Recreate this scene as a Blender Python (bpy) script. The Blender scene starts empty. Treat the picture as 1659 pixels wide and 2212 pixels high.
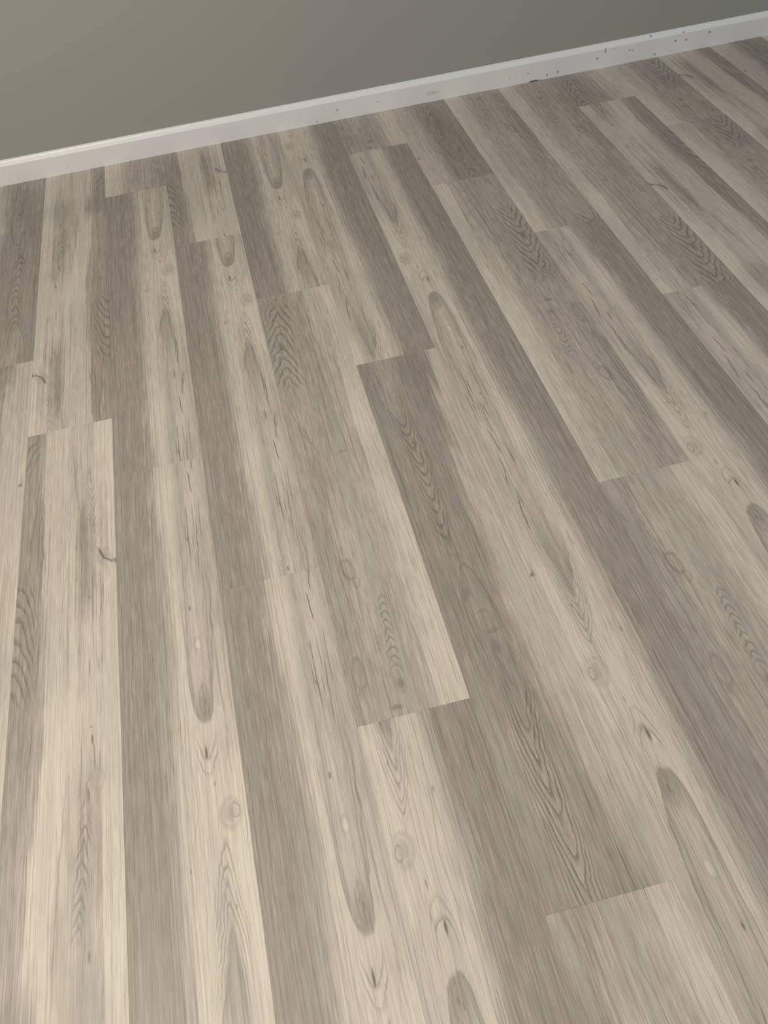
import bpy, bmesh, math, random
from mathutils import Matrix, Vector

C = bpy.context.scene.collection
SC = bpy.context.scene

# ------------------------------------------------------------------ camera
FRAME_W, FRAME_H, F_PX = 1659, 2212, 1863.4
cam_data = bpy.data.cameras.new('camera')
cam_data.sensor_fit = 'HORIZONTAL'
cam_data.sensor_width = 36.0
cam_data.lens = F_PX / FRAME_W * 36.0
cam_data.clip_start = 0.02
cam = bpy.data.objects.new('camera', cam_data)
C.objects.link(cam)
ROT = ((0.96950214, 0.2304317, -0.08346753),
       (-0.2269721, 0.71569903, -0.66049872),
       (-0.09246221, 0.65929972, 0.74617331))
M = Matrix(ROT).to_4x4()
M.translation = (0.37822, -2.79594, 1.23750)
cam.matrix_world = M
SC.camera = cam

# ------------------------------------------------------------------ light
SC.view_settings.view_transform = 'Standard'
SC.view_settings.look = 'None'
SC.view_settings.exposure = 0.0
SC.view_settings.gamma = 1.0
SC.view_settings.use_curve_mapping = False
if hasattr(SC, 'cycles'):
    SC.cycles.max_bounces = 4
    SC.cycles.diffuse_bounces = 3
    SC.cycles.glossy_bounces = 2

world = bpy.data.worlds.new('room_daylight')
SC.world = world
world.use_nodes = True
wbg = world.node_tree.nodes['Background']
wbg.inputs[0].default_value = (0.80, 0.92, 1.0, 1)
wbg.inputs[1].default_value = 0.335


# a warm ceiling lamp to the left of the viewer; soft daylight fills the rest of the room
lamp = bpy.data.lights.new('ceiling_lamp', 'POINT')
lamp.energy = 224
lamp.color = (1.0, 0.915, 0.735)
lamp.shadow_soft_size = 0.25
lamp_o = bpy.data.objects.new('ceiling_lamp', lamp)
C.objects.link(lamp_o)
lamp_o.location = (-0.62, -2.36, 2.30)

# daylight from a window in the right-hand wall, outside the frame
win = bpy.data.lights.new('window_daylight', 'AREA')
win.shape = 'RECTANGLE'
win.size, win.size_y = 1.3, 1.2
win.energy = 5
win.color = (0.78, 0.90, 1.0)
win_o = bpy.data.objects.new('window_daylight', win)
C.objects.link(win_o)
win_o.location = (3.7, -2.4, 1.65)
win_o.rotation_euler = (Vector((0.8, -0.5, 0.0)) - Vector(win_o.location)).to_track_quat('-Z', 'Y').to_euler()

# ------------------------------------------------------------------ node expressions
class Tree:
    """A small writer of shader math: values are sockets or floats."""

    def __init__(self, name):
        self.mat = bpy.data.materials.new(name)
        self.mat.use_nodes = True
        self.nt = self.mat.node_tree
        self.bsdf = self.nt.nodes['Principled BSDF']

    def new(self, kind):
        return self.nt.nodes.new(kind)

    def put(self, socket, v):
        if isinstance(v, V):
            self.nt.links.new(v.s, socket)
        else:
            socket.default_value = v

    def math(self, op, *args, clamp=False):
        n = self.new('ShaderNodeMath')
        n.operation = op
        n.use_clamp = clamp
        for i, a in enumerate(args):
            self.put(n.inputs[i], a)
        return V(self, n.outputs[0])

    def smooth(self, x, a, b, lo=0.0, hi=1.0):
        n = self.new('ShaderNodeMapRange')
        n.interpolation_type = 'SMOOTHSTEP'
        n.clamp = True
        self.put(n.inputs['Value'], x)
        if a > b:
            a, b, lo, hi = b, a, hi, lo
        n.inputs['From Min'].default_value = a
        n.inputs['From Max'].default_value = b
        n.inputs['To Min'].default_value = lo
        n.inputs['To Max'].default_value = hi
        return V(self, n.outputs['Result'])

    def bump(self, x, c, w, hi=1.0):
        return self.smooth(abs(x - c), w, 0.0, 0.0, hi)

    def vec(self, x, y, z=0.0):
        n = self.new('ShaderNodeCombineXYZ')
        for i, a in enumerate((x, y, z)):
            self.put(n.inputs[i], a)
        return V(self, n.outputs[0])

    def noise(self, vec, scale=(1, 1, 1), off=(0, 0, 0), detail=2.0, rough=0.5):
        m = self.new('ShaderNodeMapping')
        self.nt.links.new(vec.s, m.inputs['Vector'])
        m.inputs['Scale'].default_value = scale
        m.inputs['Location'].default_value = off
        n = self.new('ShaderNodeTexNoise')
        n.noise_dimensions = '2D'
        n.inputs['Scale'].default_value = 1.0
        n.inputs['Detail'].default_value = detail
        n.inputs['Roughness'].default_value = rough
        self.nt.links.new(m.outputs[0], n.inputs['Vector'])
        return V(self, n.outputs['Fac'])

    def curve(self, x, pts, lo=0.0, hi=1.0, smooth=True):
        """piecewise function of x given as (x, value) pairs, x running from lo to hi"""
        n = self.new('ShaderNodeValToRGB')
        r = n.color_ramp
        r.interpolation = 'EASE' if smooth else 'LINEAR'
        pts = sorted(pts)
        els = r.elements
        while len(els) < len(pts):
            els.new(0.5)
        while len(els) > len(pts) and len(els) > 1:
            els.remove(els[-1])
        for e, (p, v) in zip(els, pts):
            e.position = min(1.0, max(0.0, (p - lo) / (hi - lo)))
            e.color = tuple(v) + (1,) if isinstance(v, (tuple, list)) else (v, v, v, 1)
        if (lo, hi) != (0.0, 1.0):
            x = (x - lo) / (hi - lo)
        self.put(n.inputs['Fac'], x)
        return V(self, n.outputs['Color'])

    def mix(self, a, b, f):
        n = self.new('ShaderNodeMix')
        n.data_type = 'FLOAT'
        self.put(n.inputs[0], f)
        self.put(n.inputs[2], a)
        self.put(n.inputs[3], b)
        return V(self, n.outputs[0])

    def mixc(self, a, b, f, blend='MIX'):
        n = self.new('ShaderNodeMix')
        n.data_type = 'RGBA'
        n.blend_type = blend
        self.put(n.inputs[0], f)
        self.put(n.inputs[6], a)
        self.put(n.inputs[7], b)
        return V(self, n.outputs[2])


class V:
    def __init__(self, t, s):
        self.t, self.s = t, s

    def __add__(self, o): return self.t.math('ADD', self, o)
    def __radd__(self, o): return self.t.math('ADD', o, self)
    def __sub__(self, o): return self.t.math('SUBTRACT', self, o)
    def __rsub__(self, o): return self.t.math('SUBTRACT', o, self)
    def __mul__(self, o): return self.t.math('MULTIPLY', self, o)
    def __rmul__(self, o): return self.t.math('MULTIPLY', o, self)
    def __truediv__(self, o): return self.t.math('DIVIDE', self, o)
    def __pow__(self, o): return self.t.math('POWER', self, o)
    def __abs__(self): return self.t.math('ABSOLUTE', self)
    def fract(self): return self.t.math('FRACT', self)
    def max(self, o): return self.t.math('MAXIMUM', self, o)
    def min(self, o): return self.t.math('MINIMUM', self, o)


# ------------------------------------------------------------------ printed oak designs
PLANK_W, PLANK_L, PERIOD = 0.186, 1.2212, 1.281
ROLL = {}

# each design is written in plank space: u = 0..1 across the plank, s = metres along the printed roll
# bands: rows (s, [u, tone, u, tone, ...]); lines: (width, strength, [(s, u), ...]);
# rings: nested growth rings (s0, s1, [(s, u centre)], half width, spacing, steepness, power, direction, strength, ring range)
# hearts: rounded dark heartwood tongues (s0, s1, [(s, u centre)], tip, steepness, power, direction, drop, edge strength)
# knots: (u, s, radius u, radius s, body, ring)
ROLL['oak_print_with_eye_knots'] = dict(
    bands=[
        (0.035, [0, .25, .3, .22, .42, .4, .52, .75, .6, .85, .7, .85, .8, .8, .9, .75, 1, .8]),
        (0.13, [0, .25, .3, .25, .4, .42, .5, .75, .6, .85, .75, .9, .85, .8, .93, .95, 1, 1]),
        (0.22, [0, .22, .33, .25, .42, .45, .5, .75, .65, .85, .78, .85, .9, 1.0, 1, 1.05]),
        (0.33, [0, .22, .36, .25, .46, .6, .55, .85, .65, .8, .76, .7, .88, .92, 1, 1.0]),
        (0.45, [0, .25, .38, .3, .46, .55, .55, .88, .64, .7, .7, .5, .82, .5, .9, .7, 1, .8]),
        (0.60, [0, .25, .38, .3, .46, .6, .54, .85, .62, .75, .7, .6, .8, .65, .88, .6, 1, .6]),
        (0.75, [0, .25, .36, .3, .44, .65, .52, .85, .62, .9, .68, .6, .75, .65, .85, .8, 1, .55]),
        (0.90, [0, .22, .36, .28, .48, .5, .56, .85, .62, .8, .68, .5, .78, .7, .86, .55, .92, .6, 1, .55]),
        (1.08, [0, .25, .4, .3, .5, .55, .57, .88, .62, .8, .68, .72, .74, .9, .8, .75, .86, .65, .9, .65, 1, .6]),
        (1.24, [0, .25, .36, .25, .46, .5, .55, .85, .6, .85, .74, .8, .85, .75, 1, .7]),
    ],
    lines=[
        (.010, .45, [(.86, .67), (1.0, .655), (1.15, .64), (1.25, .65)]),
        (.012, .40, [(.90, .87), (1.05, .86), (1.18, .83), (1.25, .80)]),
        (.011, .90, [(.47, .87), (.52, .865), (.58, .84)]),
        (.011, 1.0, [(.685, .815), (.72, .825), (.765, .835)]),
        (.009, .85, [(.59, .89), (.64, .87), (.70, .86)]),
        (.009, .85, [(.82, .85), (.90, .84), (.98, .83)]),
        (.008, .75, [(.76, .90), (.84, .89), (.90, .89)]),
        (.007, .45, [(-.0, .60), (.06, .58), (.14, .60), (.22, .55), (.30, .52)]),
        (.006, .35, [(.0, .93), (.06, .88), (.11, .84)]),
        (.005, .35, [(.02, .66), (.10, .66), (.20, .64), (.30, .60), (.40, .56)]),
        (.005, .30, [(.05, .96), (.25, .93), (.4, .95)]),
        (.010, .45, [(.42, .545), (.445, .555), (.47, .55)]),
    ],
    rings=[
        (.18, .47, [(.19, .81), (.30, .775), (.46, .73)], .17, .027, 2.0, 1.35, 1, .50, (.185, .318)),
        (.0, .12, [(0, .72), (.10, .72)], .13, .030, 6.0, 2.0, -1, .50, (.055, .122)),
    ],
    hearts=[
        (.86, 1.30, [(.9, .765), (1.1, .755), (1.25, .725)], 1.274, 420.0, 4.0, -1, .36, .40),
        (.28, .50, [(.30, .775), (.46, .73), (.5, .73)], .318, 2.4, 1.35, 1, .30, .25),
    ],
    knots=[
        (.74, 1.238, .045, .026, .25, .25), (.745, 1.240, .016, .010, .6, .0), (.72, 1.232, .008, .008, .6, .0),
        (.71, .052, .016, .016, 1.0, .0),
        (.865, .164, .080, .024, .34, .25), (.905, .160, .032, .012, .20, .55),
        (.76, .110, .014, .008, .5, .0), (.825, .30, .010, .010, .7, .0),
        (.74, .88, .012, .007, .7, .0), (.695, 1.045, .014, .008, .75, .0),
        (.735, 1.125, .034, .011, -.22, .14), (.51, .235, .010, .006, .6, .0),
    ],
    cracks=(.66, .93, .42, 1.02),
)
ROLL['oak_print_with_hook_knots'] = dict(
    bands=[
        (0.03, [0, .35, .12, .3, .2, .45, .26, .8, .5, .85, .53, .55, .6, .75, .7, .75, .76, .6, .8, .95, 1, .98]),
        (0.17, [0, .3, .1, .4, .2, .35, .26, .75, .5, .75, .55, .5, .62, .7, .75, .7, .8, .85, 1, .95]),
        (0.33, [0, .3, .1, .35, .14, .2, .22, .35, .28, .7, .4, .65, .52, .75, .6, .75, .63, .3, .72, .4, .8, .75, .9, .7, 1, .95]),
        (0.46, [0, .25, .12, .3, .22, .3, .28, .7, .55, .75, .6, .75, .64, .32, .74, .38, .8, .7, 1, .85]),
        (0.60, [0, .25, .1, .35, .2, .25, .3, .5, .36, .75, .6, .85, .65, .55, .7, .8, .8, .75, .9, .9, 1, .98]),
        (0.75, [0, .3, .2, .3, .3, .45, .36, .9, .55, .9, .65, .8, .8, .7, .86, .88, 1, .9]),
        (0.90, [0, .3, .2, .4, .28, .5, .32, .95, .5, 1, .54, .6, .58, .75, .66, .5, .8, .52, .84, .82, 1, .84]),
        (1.0, [0, .4, .2, .45, .26, .9, .44, .95, .47, .6, .52, .75, .6, .5, .78, .52, .82, .84, 1, .80]),
        (1.1, [0, .4, .2, .5, .26, .85, .42, .9, .46, .5, .55, .6, .7, .5, .78, .62, .84, .9, 1, .9]),
        (1.2, [0, .25, .3, .3, .36, .7, .48, .75, .53, .45, .8, .4, .85, .75, 1, .8]),
    ],
    lines=[
        (.014, .45, [(.10, .20), (.22, .15), (.33, .11), (.45, .12)]),
        (.010, .35, [(.14, .24), (.30, .19), (.44, .20)]),
        (.014, .40, [(.02, .525), (.17, .57), (.30, .63), (.42, .64)]),
        (.012, .40, [(.82, .555), (.92, .51), (1.02, .475), (1.15, .45), (1.25, .44)]),
        (.008, .80, [(.135, .75), (.16, .745), (.21, .755)]),
        (.009, .70, [(.415, .815), (.45, .825), (.50, .845), (.57, .82)]),
        (.008, .55, [(.44, .85), (.49, .865), (.54, .85)]),
        (.035, 1.0, [(.368, .81), (.380, .83), (.398, .86), (.412, .93), (.424, 1.01)]),
        (.008, .75, [(.785, .75), (.81, .765), (.85, .77)]),
        (.012, .40, [(.84, .745), (.87, .70), (.92, .64)]),
        (.008, .40, [(1.08, .69), (1.13, .68), (1.17, .67)]),
        (.010, .70, [(1.22, .70), (1.25, .69), (1.275, .685)]),
        (.008, .35, [(.9, .80), (1.0, .79), (1.06, .77)]),
    ],
    rings=[
        (.42, .72, [(.43, .0), (.70, .0)], .27, .040, 2.6, 2.0, 1, .60, None),
        (.13, .38, [(.13, .75), (.24, .76), (.38, .82)], .14, .024, 1.8, 1.35, -1, .30, None),
        (.90, 1.12, [(.92, .69), (1.0, .66), (1.10, .635)], .065, .024, 1.1, 1.2, 1, .55, None),
        (-.02, .16, [(0, -.02), (.16, -.02)], .25, .05, .7, 1.35, -1, .45, None),
    ],
    hearts=[],
    knots=[
        (.87, .397, .06, .018, .45, .3), (.96, .413, .04, .008, .65, .0), (.99, .416, .015, .010, .9, .0),
        (.73, .494, .02, .006, .5, .0), (.75, .788, .012, .012, .85, .0), (.715, .882, .014, .014, .65, .0),
        (.74, .765, .012, .003, .6, .0), (.72, 1.12, .014, .012, .6, .0),
        (.01, .442, .05, .012, .5, .0), (.43, .33, .02, .02, .25, .0), (.42, .40, .03, .03, .2, .0),
        (.80, .86, .05, .02, .2, .2),
    ],
    cracks=(.6, .9, .5, .9),
)
ROLL['oak_print_with_wavy_grain'] = dict(
    bands=[
        (0.05, [0, .35, .3, .35, .5, .4, .6, .45, .64, .7, .8, .7, .88, .92, 1, .85]),
        (0.18, [0, .35, .3, .4, .45, .35, .58, .42, .61, .62, .75, .65, .88, .8, 1, .85]),
        (0.32, [0, .4, .25, .45, .5, .4, .6, .46, .7, .58, .77, .6, .85, .95, 1, .97]),
        (0.50, [0, .45, .3, .5, .5, .4, .6, .48, .72, .58, .8, .97, 1, .92]),
        (0.66, [0, .5, .15, .4, .25, .35, .4, .5, .58, .52, .64, .55, .75, .55, .8, .80, 1, .74]),
        (0.85, [0, .3, .2, .38, .28, .6, .5, .55, .7, .55, .78, .72, .9, .85, 1, .92]),
        (1.0, [0, .35, .2, .4, .3, .55, .6, .5, .7, .6, .76, .75, 1, .9]),
        (1.15, [0, .45, .3, .45, .6, .5, .7, .55, .76, .85, 1, .95]),
        (1.25, [0, .4, .3, .45, .6, .45, .7, .6, .8, .85, 1, .9]),
    ],
    lines=[
        (.008, .50, [(.02, .63), (.15, .59), (.185, .585), (.25, .63), (.33, .61)]),
        (.008, .45, [(.36, .60), (.5, .585), (.63, .59), (.68, .60)]),
        (.008, .45, [(.70, .55), (.76, .52), (.80, .55), (.86, .57), (.9, .57)]),
        (.007, .40, [(.93, .30), (1.0, .34), (1.08, .36), (1.14, .40), (1.22, .56)]),
        (.007, .40, [(.95, .40), (1.02, .44), (1.1, .43), (1.15, .47), (1.22, .62)]),
        (.006, .35, [(.96, .55), (1.04, .53), (1.12, .50), (1.2, .56)]),
        (.006, .35, [(.98, .60), (1.06, .57), (1.14, .55), (1.24, .66)]),
        (.010, .55, [(.40, .09), (.44, .085), (.50, .13), (.60, .28)]),
        (.007, .35, [(.50, .16), (.56, .24), (.62, .30)]),
        (.006, .35, [(.60, .18), (.70, .22), (.80, .20), (.9, .18)]),
        (.006, .30, [(.62, .22), (.72, .26), (.8, .25)]),
        (.006, .30, [(.62, .14), (.75, .16), (.9, .12)]),
        (.006, .35, [(.90, .24), (1.0, .20), (1.06, .24)]),
        (.012, .35, [(1.1, .13), (1.15, .12), (1.2, .14)]),
    ],
    rings=[
        (.02, .40, [(.02, .24), (.1, .22), (.25, .14), (.40, .15)], .23, .042, .85, 1.3, 1, .62, None),
        (-.08, .06, [(-.08, .32), (.0, .24), (.06, .25)], .20, .026, -.5, 1.2, 1, .45, None),
        (.96, 1.17, [(.97, .51), (1.06, .475), (1.16, .455)], .065, .0185, .7, 1.3, 1, .55, None),
    ],
    hearts=[],
    knots=[
        (.46, 1.165, .045, .016, .5, .2), (.26, .905, .05, .020, .2, .45), (.13, 1.13, .05, .03, .25, .4),
        (.11, 1.165, .04, .015, .4, .2), (.38, 1.208, .07, .008, .55, .0), (.30, .935, .03, .014, .2, .4),
        (.55, .60, .09, .004, .35, .0), (.42, .185, .03, .006, .4, .0), (.10, 1.04, .03, .02, .3, .0),
    ],
    cracks=None,
    mottle=0.50,
)
ROLL['oak_print_with_cathedral_grain'] = dict(
    bands=[
        (0.05, [0, 0.19, .18, 0.24, .25, 0.39, .4, 0.34, .5, 0.14, .85, 0.16, .9, 0.69, 1, 0.74]),
        (0.20, [0, 0.19, .2, 0.29, .45, 0.29, .55, 0.19, .72, 0.19, .8, 0.64, 1, 0.69]),
        (0.38, [0, 0.19, .2, 0.34, .45, 0.34, .55, 0.19, .62, 0.34, .7, 0.64, 1, 0.69]),
        (0.55, [0, 0.24, .2, 0.29, .4, 0.29, .55, 0.19, .6, 0.34, .68, 0.64, 1, 0.74]),
        (0.70, [0, 0.24, .2, 0.19, .3, 0.34, .45, 0.24, .55, 0.29, .62, 0.49, .75, 0.69, 1, 0.74]),
        (0.85, [0, 0.29, .2, 0.24, .35, 0.16, .5, 0.24, .6, 0.39, .7, 0.64, .85, 0.69, 1, 0.74]),
        (1.0, [0, 0.29, .25, 0.39, .4, 0.39, .55, 0.34, .65, 0.39, .75, 0.59, 1, 0.74]),
        (1.15, [0, 0.24, .3, 0.39, .45, 0.44, .55, 0.29, .68, 0.24, .75, 0.49, 1, 0.64]),
    ],
    lines=[
        (.007, .45, [(.02, .17), (.08, .20), (.15, .20), (.22, .19), (.38, .18)]),
        (.006, .40, [(.05, .14), (.2, .15), (.4, .13), (.55, .14)]),
        (.007, .45, [(.06, .30), (.12, .36), (.2, .40), (.3, .43), (.4, .45)]),
        (.006, .40, [(.05, .36), (.12, .42), (.22, .46), (.4, .49), (.6, .50)]),
        (.008, .50, [(.62, .36), (.64, .28), (.68, .235), (.76, .24), (.85, .28)]),
        (.008, .50, [(.62, .37), (.65, .44), (.70, .48), (.75, .50), (.79, .50)]),
        (.007, .40, [(.58, .22), (.66, .19), (.76, .20), (.9, .22)]),
        (.006, .40, [(.56, .16), (.66, .14), (.76, .15), (.92, .18)]),
        (.006, .35, [(.56, .50), (.66, .55), (.74, .58)]),
        (.010, .40, [(.80, .33), (.86, .38), (.9, .42)]),
        (.006, .35, [(.9, .20), (1.0, .19), (1.1, .20), (1.2, .22)]),
        (.006, .35, [(.9, .55), (1.0, .54), (1.1, .52), (1.2, .50)]),
        (.007, .60, [(.665, .96), (.68, .975), (.69, .99)]),
    ],
    rings=[
        (.07, .62, [(.1, .25), (.30, .31), (.45, .315), (.60, .30)], .17, .037, 8.0, 2.0, -1, .62, (.20, .60)),
        (.84, 1.30, [(.84, .42), (1.0, .36), (1.3, .36)], .17, .050, 3.0, 1.4, -1, .72, (.95, 1.5)),
    ],
    hearts=[
        (.60, .80, [(.60, .36), (.70, .37), (.80, .40)], .612, 6.0, 2.0, 1, .05, .50),
    ],
    knots=[
        (.29, .683, .05, .02, .4, .0), (.34, .60, .05, .015, .35, .0), (.33, .290, .02, .008, .4, .0),
        (.37, .80, .05, .02, .4, .0), (.955, .680, .035, .007, .8, .0), (.40, .77, .08, .004, .35, .0), (.36, .73, .10, .004, .3, .0),
    ],
    cracks=None,
)


def oak_material(name, d, seed):
    t = Tree(name)
    uvn = t.new('ShaderNodeUVMap')
    uvn.uv_map = 'UVMap'
    sep = t.new('ShaderNodeSeparateXYZ')
    t.nt.links.new(uvn.outputs[0], sep.inputs[0])
    u0, s0 = V(t, sep.outputs[0]), V(t, sep.outputs[1])
    uv = V(t, uvn.outputs[0])
    ox = seed * 7.31
    # wandering of the grain
    w1 = t.noise(uv, (2.2, 5.0, 1), (ox, 3, 0), 2.0)
    w2 = t.noise(uv, (9.0, 34.0, 1), (ox, 9, 0), 2.0)
    w3 = t.noise(uv, (5.0, 13.0, 1), (ox, 15, 0), 1.0)
    w4 = t.noise(uv, (24.0, 26.0, 1), (ox, 25, 0), 2.0)
    u = u0 + (w1 - 0.5) * 0.055 + (w2 - 0.5) * 0.014
    sw = s0 + (w2 - 0.5) * 0.016 + (w1 - 0.5) * 0.03
    s = ((sw / PERIOD).fract()) * PERIOD

    # fibres, fine streaks and blotches
    f1 = t.noise(uv, (58, 4.5, 1), (ox, 1, 0), 3.0, 0.62)
    f2 = t.noise(uv, (230, 20, 1), (ox, 5, 0), 2.0, 0.62)
    b1 = t.noise(uv, (26, 20, 1), (ox, 7, 0), 3.0, 0.6)
    ub = u + (f1 - 0.5) * 0.16
    # tone of the heart and sap wood bands
    rows = d['bands']
    def ramp(r):
        return t.curve(ub, [(r[i], r[i + 1]) for i in range(0, len(r), 2)], smooth=False)
    tone = ramp(rows[-1][1])
    prev = rows[-1][0] - PERIOD
    for k, (sk, r) in enumerate(rows):
        tone = t.mix(tone, ramp(r), t.smooth(s, prev, sk))
        prev = sk
    tone = t.mix(tone, ramp(rows[0][1]), t.smooth(s, prev, rows[0][0] + PERIOD))

    tone = tone + (f1 - 0.5) * 0.52 + (f2 - 0.5) * 0.62 + (b1 - 0.5) * d.get('mottle', 0.34)

    # dark figure: rings, lines, knots
    dark = None
    def contour(pts, k, q, sgn):
        du = abs(u - t.curve(s, [(p, v + .5) for p, v in pts], -.1, PERIOD + .1) + .5)
        return du, s + (du ** q) * (-sgn * k)

    for (a, b, pts, hw, gap, k, q, sgn, st, lim) in d['rings']:
        du, p = contour(pts, k, q, sgn)
        fr = (p * (1.0 / gap) + (w2 - 0.5) * 0.35 + (w3 - 0.5) * 0.9).fract()
        if sgn < 0:
            fr = 1.0 - fr
        line = t.smooth(fr, .40, .90) * t.smooth(fr, 1.0, .93)
        m = t.smooth(du, hw, hw * .5) * t.smooth(s, a, a + .04) * t.smooth(s, b, b - .06)
        if lim:
            m = m * t.smooth(p, lim[0], lim[0] + .006) * t.smooth(p, lim[1] + .004, lim[1] - .004)
        x = line * m * (st * (w4 * 1.1 + .45))
        dark = x if dark is None else dark.max(x)
    for (a, b, pts, tip, k, q, sgn, drop, edge) in d['hearts']:
        du, p = contour(pts, k, q, sgn)
        e = (p - tip) * float(sgn)
        m = t.smooth(s, a, a + (.26 if sgn < 0 else .03)) * t.smooth(s, b, b - (.12 if sgn > 0 else .001))
        body = t.smooth(e, -.004, .012)
        rim = t.smooth(e, .09, .012)
        tone = tone - body * m * (rim * (drop * .8) + drop * .38)
        dark = dark.max(t.bump(e, .004, .010) * m * edge)
    if d['cracks']:
        ua, ub, sa, sb = d['cracks']
        c = t.smooth(t.noise(uv, (44, 7.5, 1), (ox, 21, 0), 1.0), .66, .76)
        m = t.smooth(u, ua, ua + .05) * t.smooth(u, ub, ub - .05) * t.smooth(s, sa, sa + .1) * t.smooth(s, sb, sb - .1)
        dark = dark.max(c * m * 0.75)
    for (wd, st, pts) in d['lines']:
        a, b = pts[0][0], pts[-1][0]
        uc = t.curve(s, pts, 0.0, PERIOD)
        x = t.bump(u - uc, 0.0, wd, st) * t.smooth(s, a, a + (b - a) * .25) * t.smooth(s, b, b - (b - a) * .25)
        dark = dark.max(x)
    bright = None
    for (ku, ks, ru, rs, body, ring) in d['knots']:
        dx, dy = (u - ku) * (1 / ru), (s - ks) * (1 / rs)
        r = t.math('SQRT', dx * dx + dy * dy)
        if body > 0:
            dark = dark.max(t.smooth(r, 1.15, .3, 0, body))
        else:
            bright = t.smooth(r, 1.1, .3, 0, -body)
        if ring:
            dark = dark.max(t.bump(r, 1.0, .45, ring))
    # long growth lines following the bend of the grain
    gv = t.vec(u, s0)
    gl = t.smooth(t.noise(gv, (78, 1.3, 1), (ox, 51, 0), 1.5), .56, .70)
    dark = dark.max(gl * (w4 * .65))
    # pores
    p = t.smooth(t.noise(uv, (120, 11, 1), (ox, 31, 0), 1.0), .64, .80)
    dark = dark.max(p * 0.30)
    if bright is not None:
        tone = tone + bright

    col = t.curve(tone, [(0, (.222, .189, .170)), (.25, (.292, .250, .223)), (.5, (.402, .347, .310)),
                         (.75, (.510, .445, .393)), (1, (.615, .538, .468))], smooth=False)
    f3 = t.noise(uv, (5, 2.2, 1), (ox, 41, 0), 2.0)
    col = t.mixc(col, (.345, .338, .308, 1), t.smooth(f3, .52, .75, 0, .35))
    col = t.mixc(col, (.085, .070, .055, 1), dark * 0.80)
    t.put(t.bsdf.inputs['Base Color'], col)
    t.put(t.bsdf.inputs['Roughness'], t.smooth(f2, .3, .7, .40, .56))
    t.bsdf.inputs['Specular IOR Level'].default_value = 0.35
    bp = t.new('ShaderNodeBump')
    bp.inputs['Strength'].default_value = 0.12
    bp.inputs['Distance'].default_value = 0.0006
    t.put(bp.inputs['Height'], f2 - dark * 0.6)
    t.nt.links.new(bp.outputs[0], t.bsdf.inputs['Normal'])
    return t.mat


def plain_material(name, col, rough, grain=0.03, scale=60.0):
    t = Tree(name)
    tc = t.new('ShaderNodeTexCoord')
    n = t.new('ShaderNodeTexNoise')
    n.inputs['Scale'].default_value = scale
    n.inputs['Detail'].default_value = 3
    t.nt.links.new(tc.outputs['Object'], n.inputs['Vector'])
    f = V(t, n.outputs['Fac'])
    c = t.mixc(tuple(x * (1 - grain) for x in col) + (1,), tuple(min(1, x * (1 + grain)) for x in col) + (1,), f)
    t.put(t.bsdf.inputs['Base Color'], c)
    t.bsdf.inputs['Roughness'].default_value = rough
    t.bsdf.inputs['Specular IOR Level'].default_value = 0.3
    bp = t.new('ShaderNodeBump')
    bp.inputs['Strength'].default_value = 0.08
    bp.inputs['Distance'].default_value = 0.001
    t.put(bp.inputs['Height'], f)
    t.nt.links.new(bp.outputs[0], t.bsdf.inputs['Normal'])
    return t.mat


# ------------------------------------------------------------------ helpers
def mesh_object(name, verts, faces, mat, parent=None, smooth=False):
    me = bpy.data.meshes.new(name)
    me.from_pydata(verts, [], faces)
    me.materials.append(mat)
    me.update()
    o = bpy.data.objects.new(name, me)
    C.objects.link(o)
    if parent:
        o.parent = parent
    return o


def tag(o, label=None, cat=None, kind=None, group=None):
    for k, v in (('label', label), ('category', cat), ('kind', kind), ('group', group)):
        if v:
            o[k] = v
    return o


def box(x0, x1, y0, y1, z0, z1):
    v = [(x, y, z) for z in (z0, z1) for y in (y0, y1) for x in (x0, x1)]
    f = [(0, 2, 3, 1), (4, 5, 7, 6), (0, 1, 5, 4), (2, 6, 7, 3), (0, 4, 6, 2), (1, 3, 7, 5)]
    return v, f


X0, X1, Y_BACK, Y_NEAR = -1.116, 3.162, 0.012, -4.0

# ------------------------------------------------------------------ setting
underlay = plain_material('brown_underlay', (.16, .135, .11), .9)
floor = mesh_object('floor', *box(X0, X1, Y_NEAR, Y_BACK, -0.035, -0.0052), underlay)
tag(floor, 'floor of pale grey oak-look planks running up to the wall', 'floor', 'structure')

wall_mat = plain_material('grey_green_wall_paint', (.325, .321, .300), .55, .02, 220)
wall = mesh_object('wall_back', *box(X0, X1, Y_BACK, Y_BACK + .11, -0.035, 2.5), wall_mat)
tag(wall, 'plain grey-green painted wall above the white baseboard', 'wall', 'structure')


def baseboard_material():
    t = Tree('white_baseboard_paint')
    tc = t.new('ShaderNodeTexCoord')
    sep = t.new('ShaderNodeSeparateXYZ')
    t.nt.links.new(tc.outputs['Object'], sep.inputs[0])
    x, z = V(t, sep.outputs[0]), V(t, sep.outputs[2])
    pos = V(t, tc.outputs['Object'])
    vec = t.vec(x, z)
    n1 = t.noise(vec, (9, 30, 1), (0, 0, 0), 3)
    col = t.mixc((.745, .725, .735, 1), (.785, .765, .775, 1), n1)
    dark = None
    wob = t.noise(vec, (300, 300, 1), (4, 0, 0), 1)
    for (sx, sz, rx, rz, st) in BASE_SPOTS:
        dx, dz = (x - sx) * (1 / rx), (z - sz) * (1 / rz)
        r = t.math('SQRT', dx * dx + dz * dz) + (wob - .5) * .8
        v = t.smooth(r, 1.1, .5, 0, st)
        dark = v if dark is None else dark.max(v)
    col = t.mixc(col, (.09, .085, .08, 1), dark)
    t.put(t.bsdf.inputs['Base Color'], col)
    t.bsdf.inputs['Roughness'].default_value = .44
    t.bsdf.inputs['Specular IOR Level'].default_value = .85
    return t.mat


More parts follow.
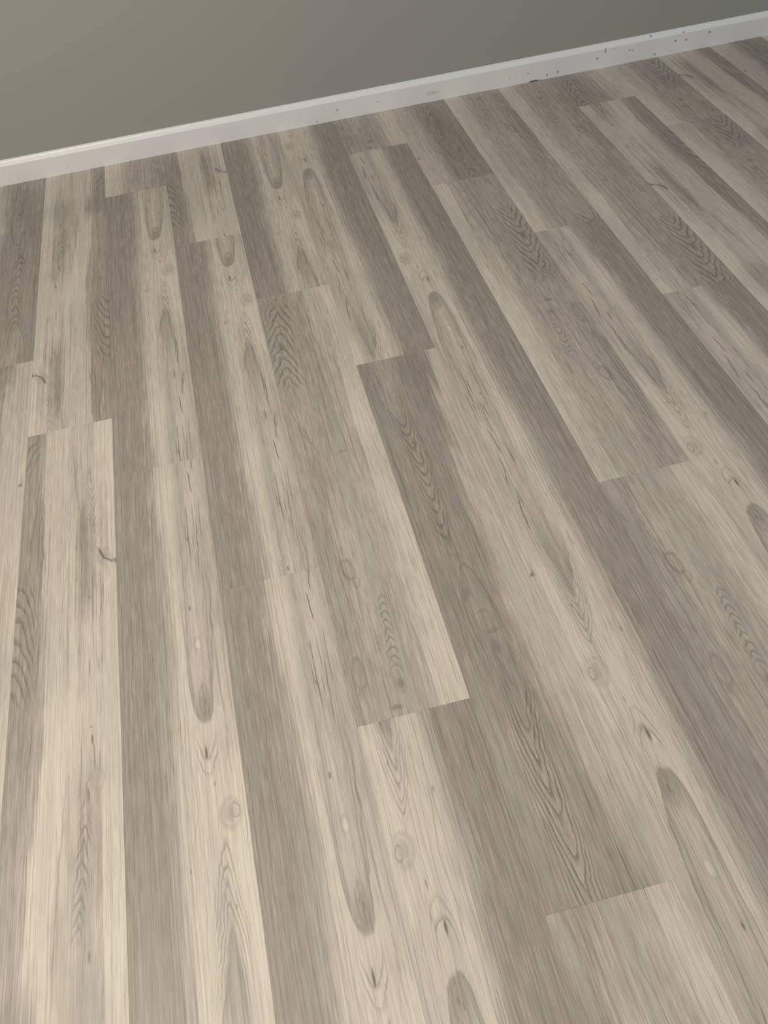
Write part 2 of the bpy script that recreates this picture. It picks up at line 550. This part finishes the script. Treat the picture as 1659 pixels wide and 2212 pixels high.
# scuffs and flecks of dirt on the board: x, height, half sizes, strength
BASE_SPOTS = [
    (1.672, 0.0524, 0.0032, 0.0103, 0.70),
    (1.645, 0.0328, 0.0048, 0.0044, 0.70),
    (1.706, 0.0519, 0.0032, 0.0029, 0.30),
    (1.757, 0.0392, 0.0065, 0.0030, 0.50),
    (1.770, 0.0377, 0.0032, 0.0044, 0.50),
    (1.850, 0.0105, 0.0049, 0.0045, 0.60),
    (1.831, 0.0681, 0.0048, 0.0044, 0.60),
    (1.918, 0.0408, 0.0049, 0.0045, 0.70),
    (1.956, 0.0377, 0.0049, 0.0045, 0.60),
    (2.038, 0.0470, 0.0049, 0.0045, 0.70),
    (1.945, 0.0619, 0.0049, 0.0029, 0.50),
    (1.905, 0.0126, 0.0033, 0.0030, 0.50),
    (1.509, 0.0146, 0.0048, 0.0060, 0.60),
    (1.472, 0.0118, 0.0032, 0.0045, 0.70),
    (1.406, 0.0282, 0.0032, 0.0029, 0.60),
    (1.427, 0.0008, 0.0225, 0.0037, 1.00),
    (1.343, 0.0222, 0.0032, 0.0030, 0.30),
    (1.081, 0.0267, 0.0266, 0.0073, 0.20),
    (0.762, 0.0315, 0.0031, 0.0043, 0.60),
    (0.896, 0.0326, 0.0031, 0.0029, 0.30),
    (0.691, 0.0078, 0.0046, 0.0029, 0.50),
    (-0.107, 0.0209, 0.0044, 0.0028, 0.30),
]

prof = [(Y_BACK, 0.0), (0.0, 0.0), (0.0, 0.0590), (0.0003, 0.0596), (0.0076, 0.0674), (0.0098, 0.0708), (0.0106, 0.0736),
        (Y_BACK, 0.0746)]
nv = len(prof)
bv = [(x, y, z) for x in (X0, X1) for y, z in prof]
bf = [(i, (i + 1) % nv, nv + (i + 1) % nv, nv + i) for i in range(nv)]
bf += [tuple(range(nv - 1, -1, -1)), tuple(range(nv, 2 * nv))]
base = mesh_object('baseboard_back', bv, bf, baseboard_material())
tag(base, 'white painted baseboard with a moulded top edge along the wall', 'baseboard', 'structure')

# ------------------------------------------------------------------ planks
MATS = {k: oak_material(k, d, i + 1) for i, (k, d) in enumerate(ROLL.items())}
EYE, HOOK, WAVY, CATH = list(ROLL)
# first joint from the wall in every row, metres in front of the board
JOINT = {-4: -.27, -3: -.60, -2: -.962, -1: -1.243, 0: -.211, 1: -.573, 2: -.908, 3: -1.248, 4: -.248, 5: -.533, 6: -.873,
         7: -1.237, 8: -.239, 9: -.467, 10: -.85, 11: -1.22, 12: -.24, 13: -.55, 14: -.88, 15: -1.2, 16: -.22, -6: -.92, -5: -1.21}
# print of every plank: (row, number from the wall): (design, turned, offset along the roll)
PRINT = {
    (0, 1): (EYE, 0, -.311), (0, 2): (EYE, 0, .661), (1, 1): (EYE, 0, -.162), (1, 2): (EYE, 0, .644), (2, 0): (EYE, 0, -.688),
    (2, 2): (EYE, 1, .37), (3, 0): (EYE, 1, .25), (4, 1): (EYE, 1, .78), (4, 2): (EYE, 1, -.4412), (6, 1): (EYE, 1, 1.01), (7, 1): (EYE, 1, .94),
    (-1, 1): (HOOK, 0, 0), (1, 0): (HOOK, 0, -.43), (-1, 0): (HOOK, 1, 1.42), (8, 1): (HOOK, 1, .942), (10, 0): (HOOK, 1, .95), (12, 0): (HOOK, 1, .3),
    (2, 1): (WAVY, 0, 0), (5, 1): (WAVY, 1, .553), (5, 2): (WAVY, 0, .69), (3, 2): (WAVY, 0, .67), (7, 0): (WAVY, 1, 1.276), (6, 0): (WAVY, 1, .27),
    (0, 0): (WAVY, 1, .88), (4, 0): (WAVY, 0, 0.0), (8, 0): (WAVY, 0, .3), (9, 0): (WAVY, 1, 1.0), (9, 1): (WAVY, 1, .2),
    (3, 1): (CATH, 0, 0), (-2, 1): (CATH, 0, .246), (-2, 0): (CATH, 1, 1.27), (5, 0): (CATH, 1, .45), (11, 0): (CATH, 1, .9),
}


def plank_mesh(x0, x1, y0, y1, top_y, turned, off):
    g, c, h = 0.00003, 0.00018, 0.0050          # joint, arris, thickness
    X, Y = (x0 + g, x1 - g), (y0 + g, y1 - g)
    v = [(X[0], Y[0], -h), (X[1], Y[0], -h), (X[1], Y[1], -h), (X[0], Y[1], -h),
         (X[0], Y[0], -c), (X[1], Y[0], -c), (X[1], Y[1], -c), (X[0], Y[1], -c),
         (X[0] + c, Y[0] + c, 0), (X[1] - c, Y[0] + c, 0), (X[1] - c, Y[1] - c, 0), (X[0] + c, Y[1] - c, 0)]
    f = [(3, 2, 1, 0), (8, 9, 10, 11)]
    for a in range(4):
        b = (a + 1) % 4
        f += [(a, b, b + 4, a + 4), (a + 4, b + 4, b + 8, a + 8)]
    me = bpy.data.meshes.new('plank')
    me.from_pydata(v, [], f)
    uvl = me.uv_layers.new(name='UVMap')
    for lp in me.loops:
        x, y, z = v[lp.vertex_index]
        u, tt = (x - x0) / PLANK_W, top_y - y
        s = (off - tt) if turned else (off + tt)
        if turned:
            u = 1 - u
        uvl.data[lp.index].uv = (u, s)
    me.update()
    return me


rnd = random.Random(5)
for row in range(-6, 17):
    for n in range(0, 4):
        top = JOINT[row] - (n - 1) * PLANK_L
        y1, y0 = (0.006 if n == 0 else top), top - PLANK_L
        if y1 - y0 < .02 or y1 < Y_NEAR + .05:
            continue
        y0 = max(y0, Y_NEAR)
        x0 = row * PLANK_W
        if (row, n) in PRINT:
            design, turned, off = PRINT[(row, n)]
        else:
            design, turned, off = rnd.choice((EYE, HOOK, WAVY, CATH)), rnd.randint(0, 1), rnd.uniform(0, PERIOD)
        me = plank_mesh(x0, x0 + PLANK_W, y0, y1, top, turned, off)
        me.materials.append(MATS[design])
        o = bpy.data.objects.new('plank', me)
        C.objects.link(o)
        o.parent = floor
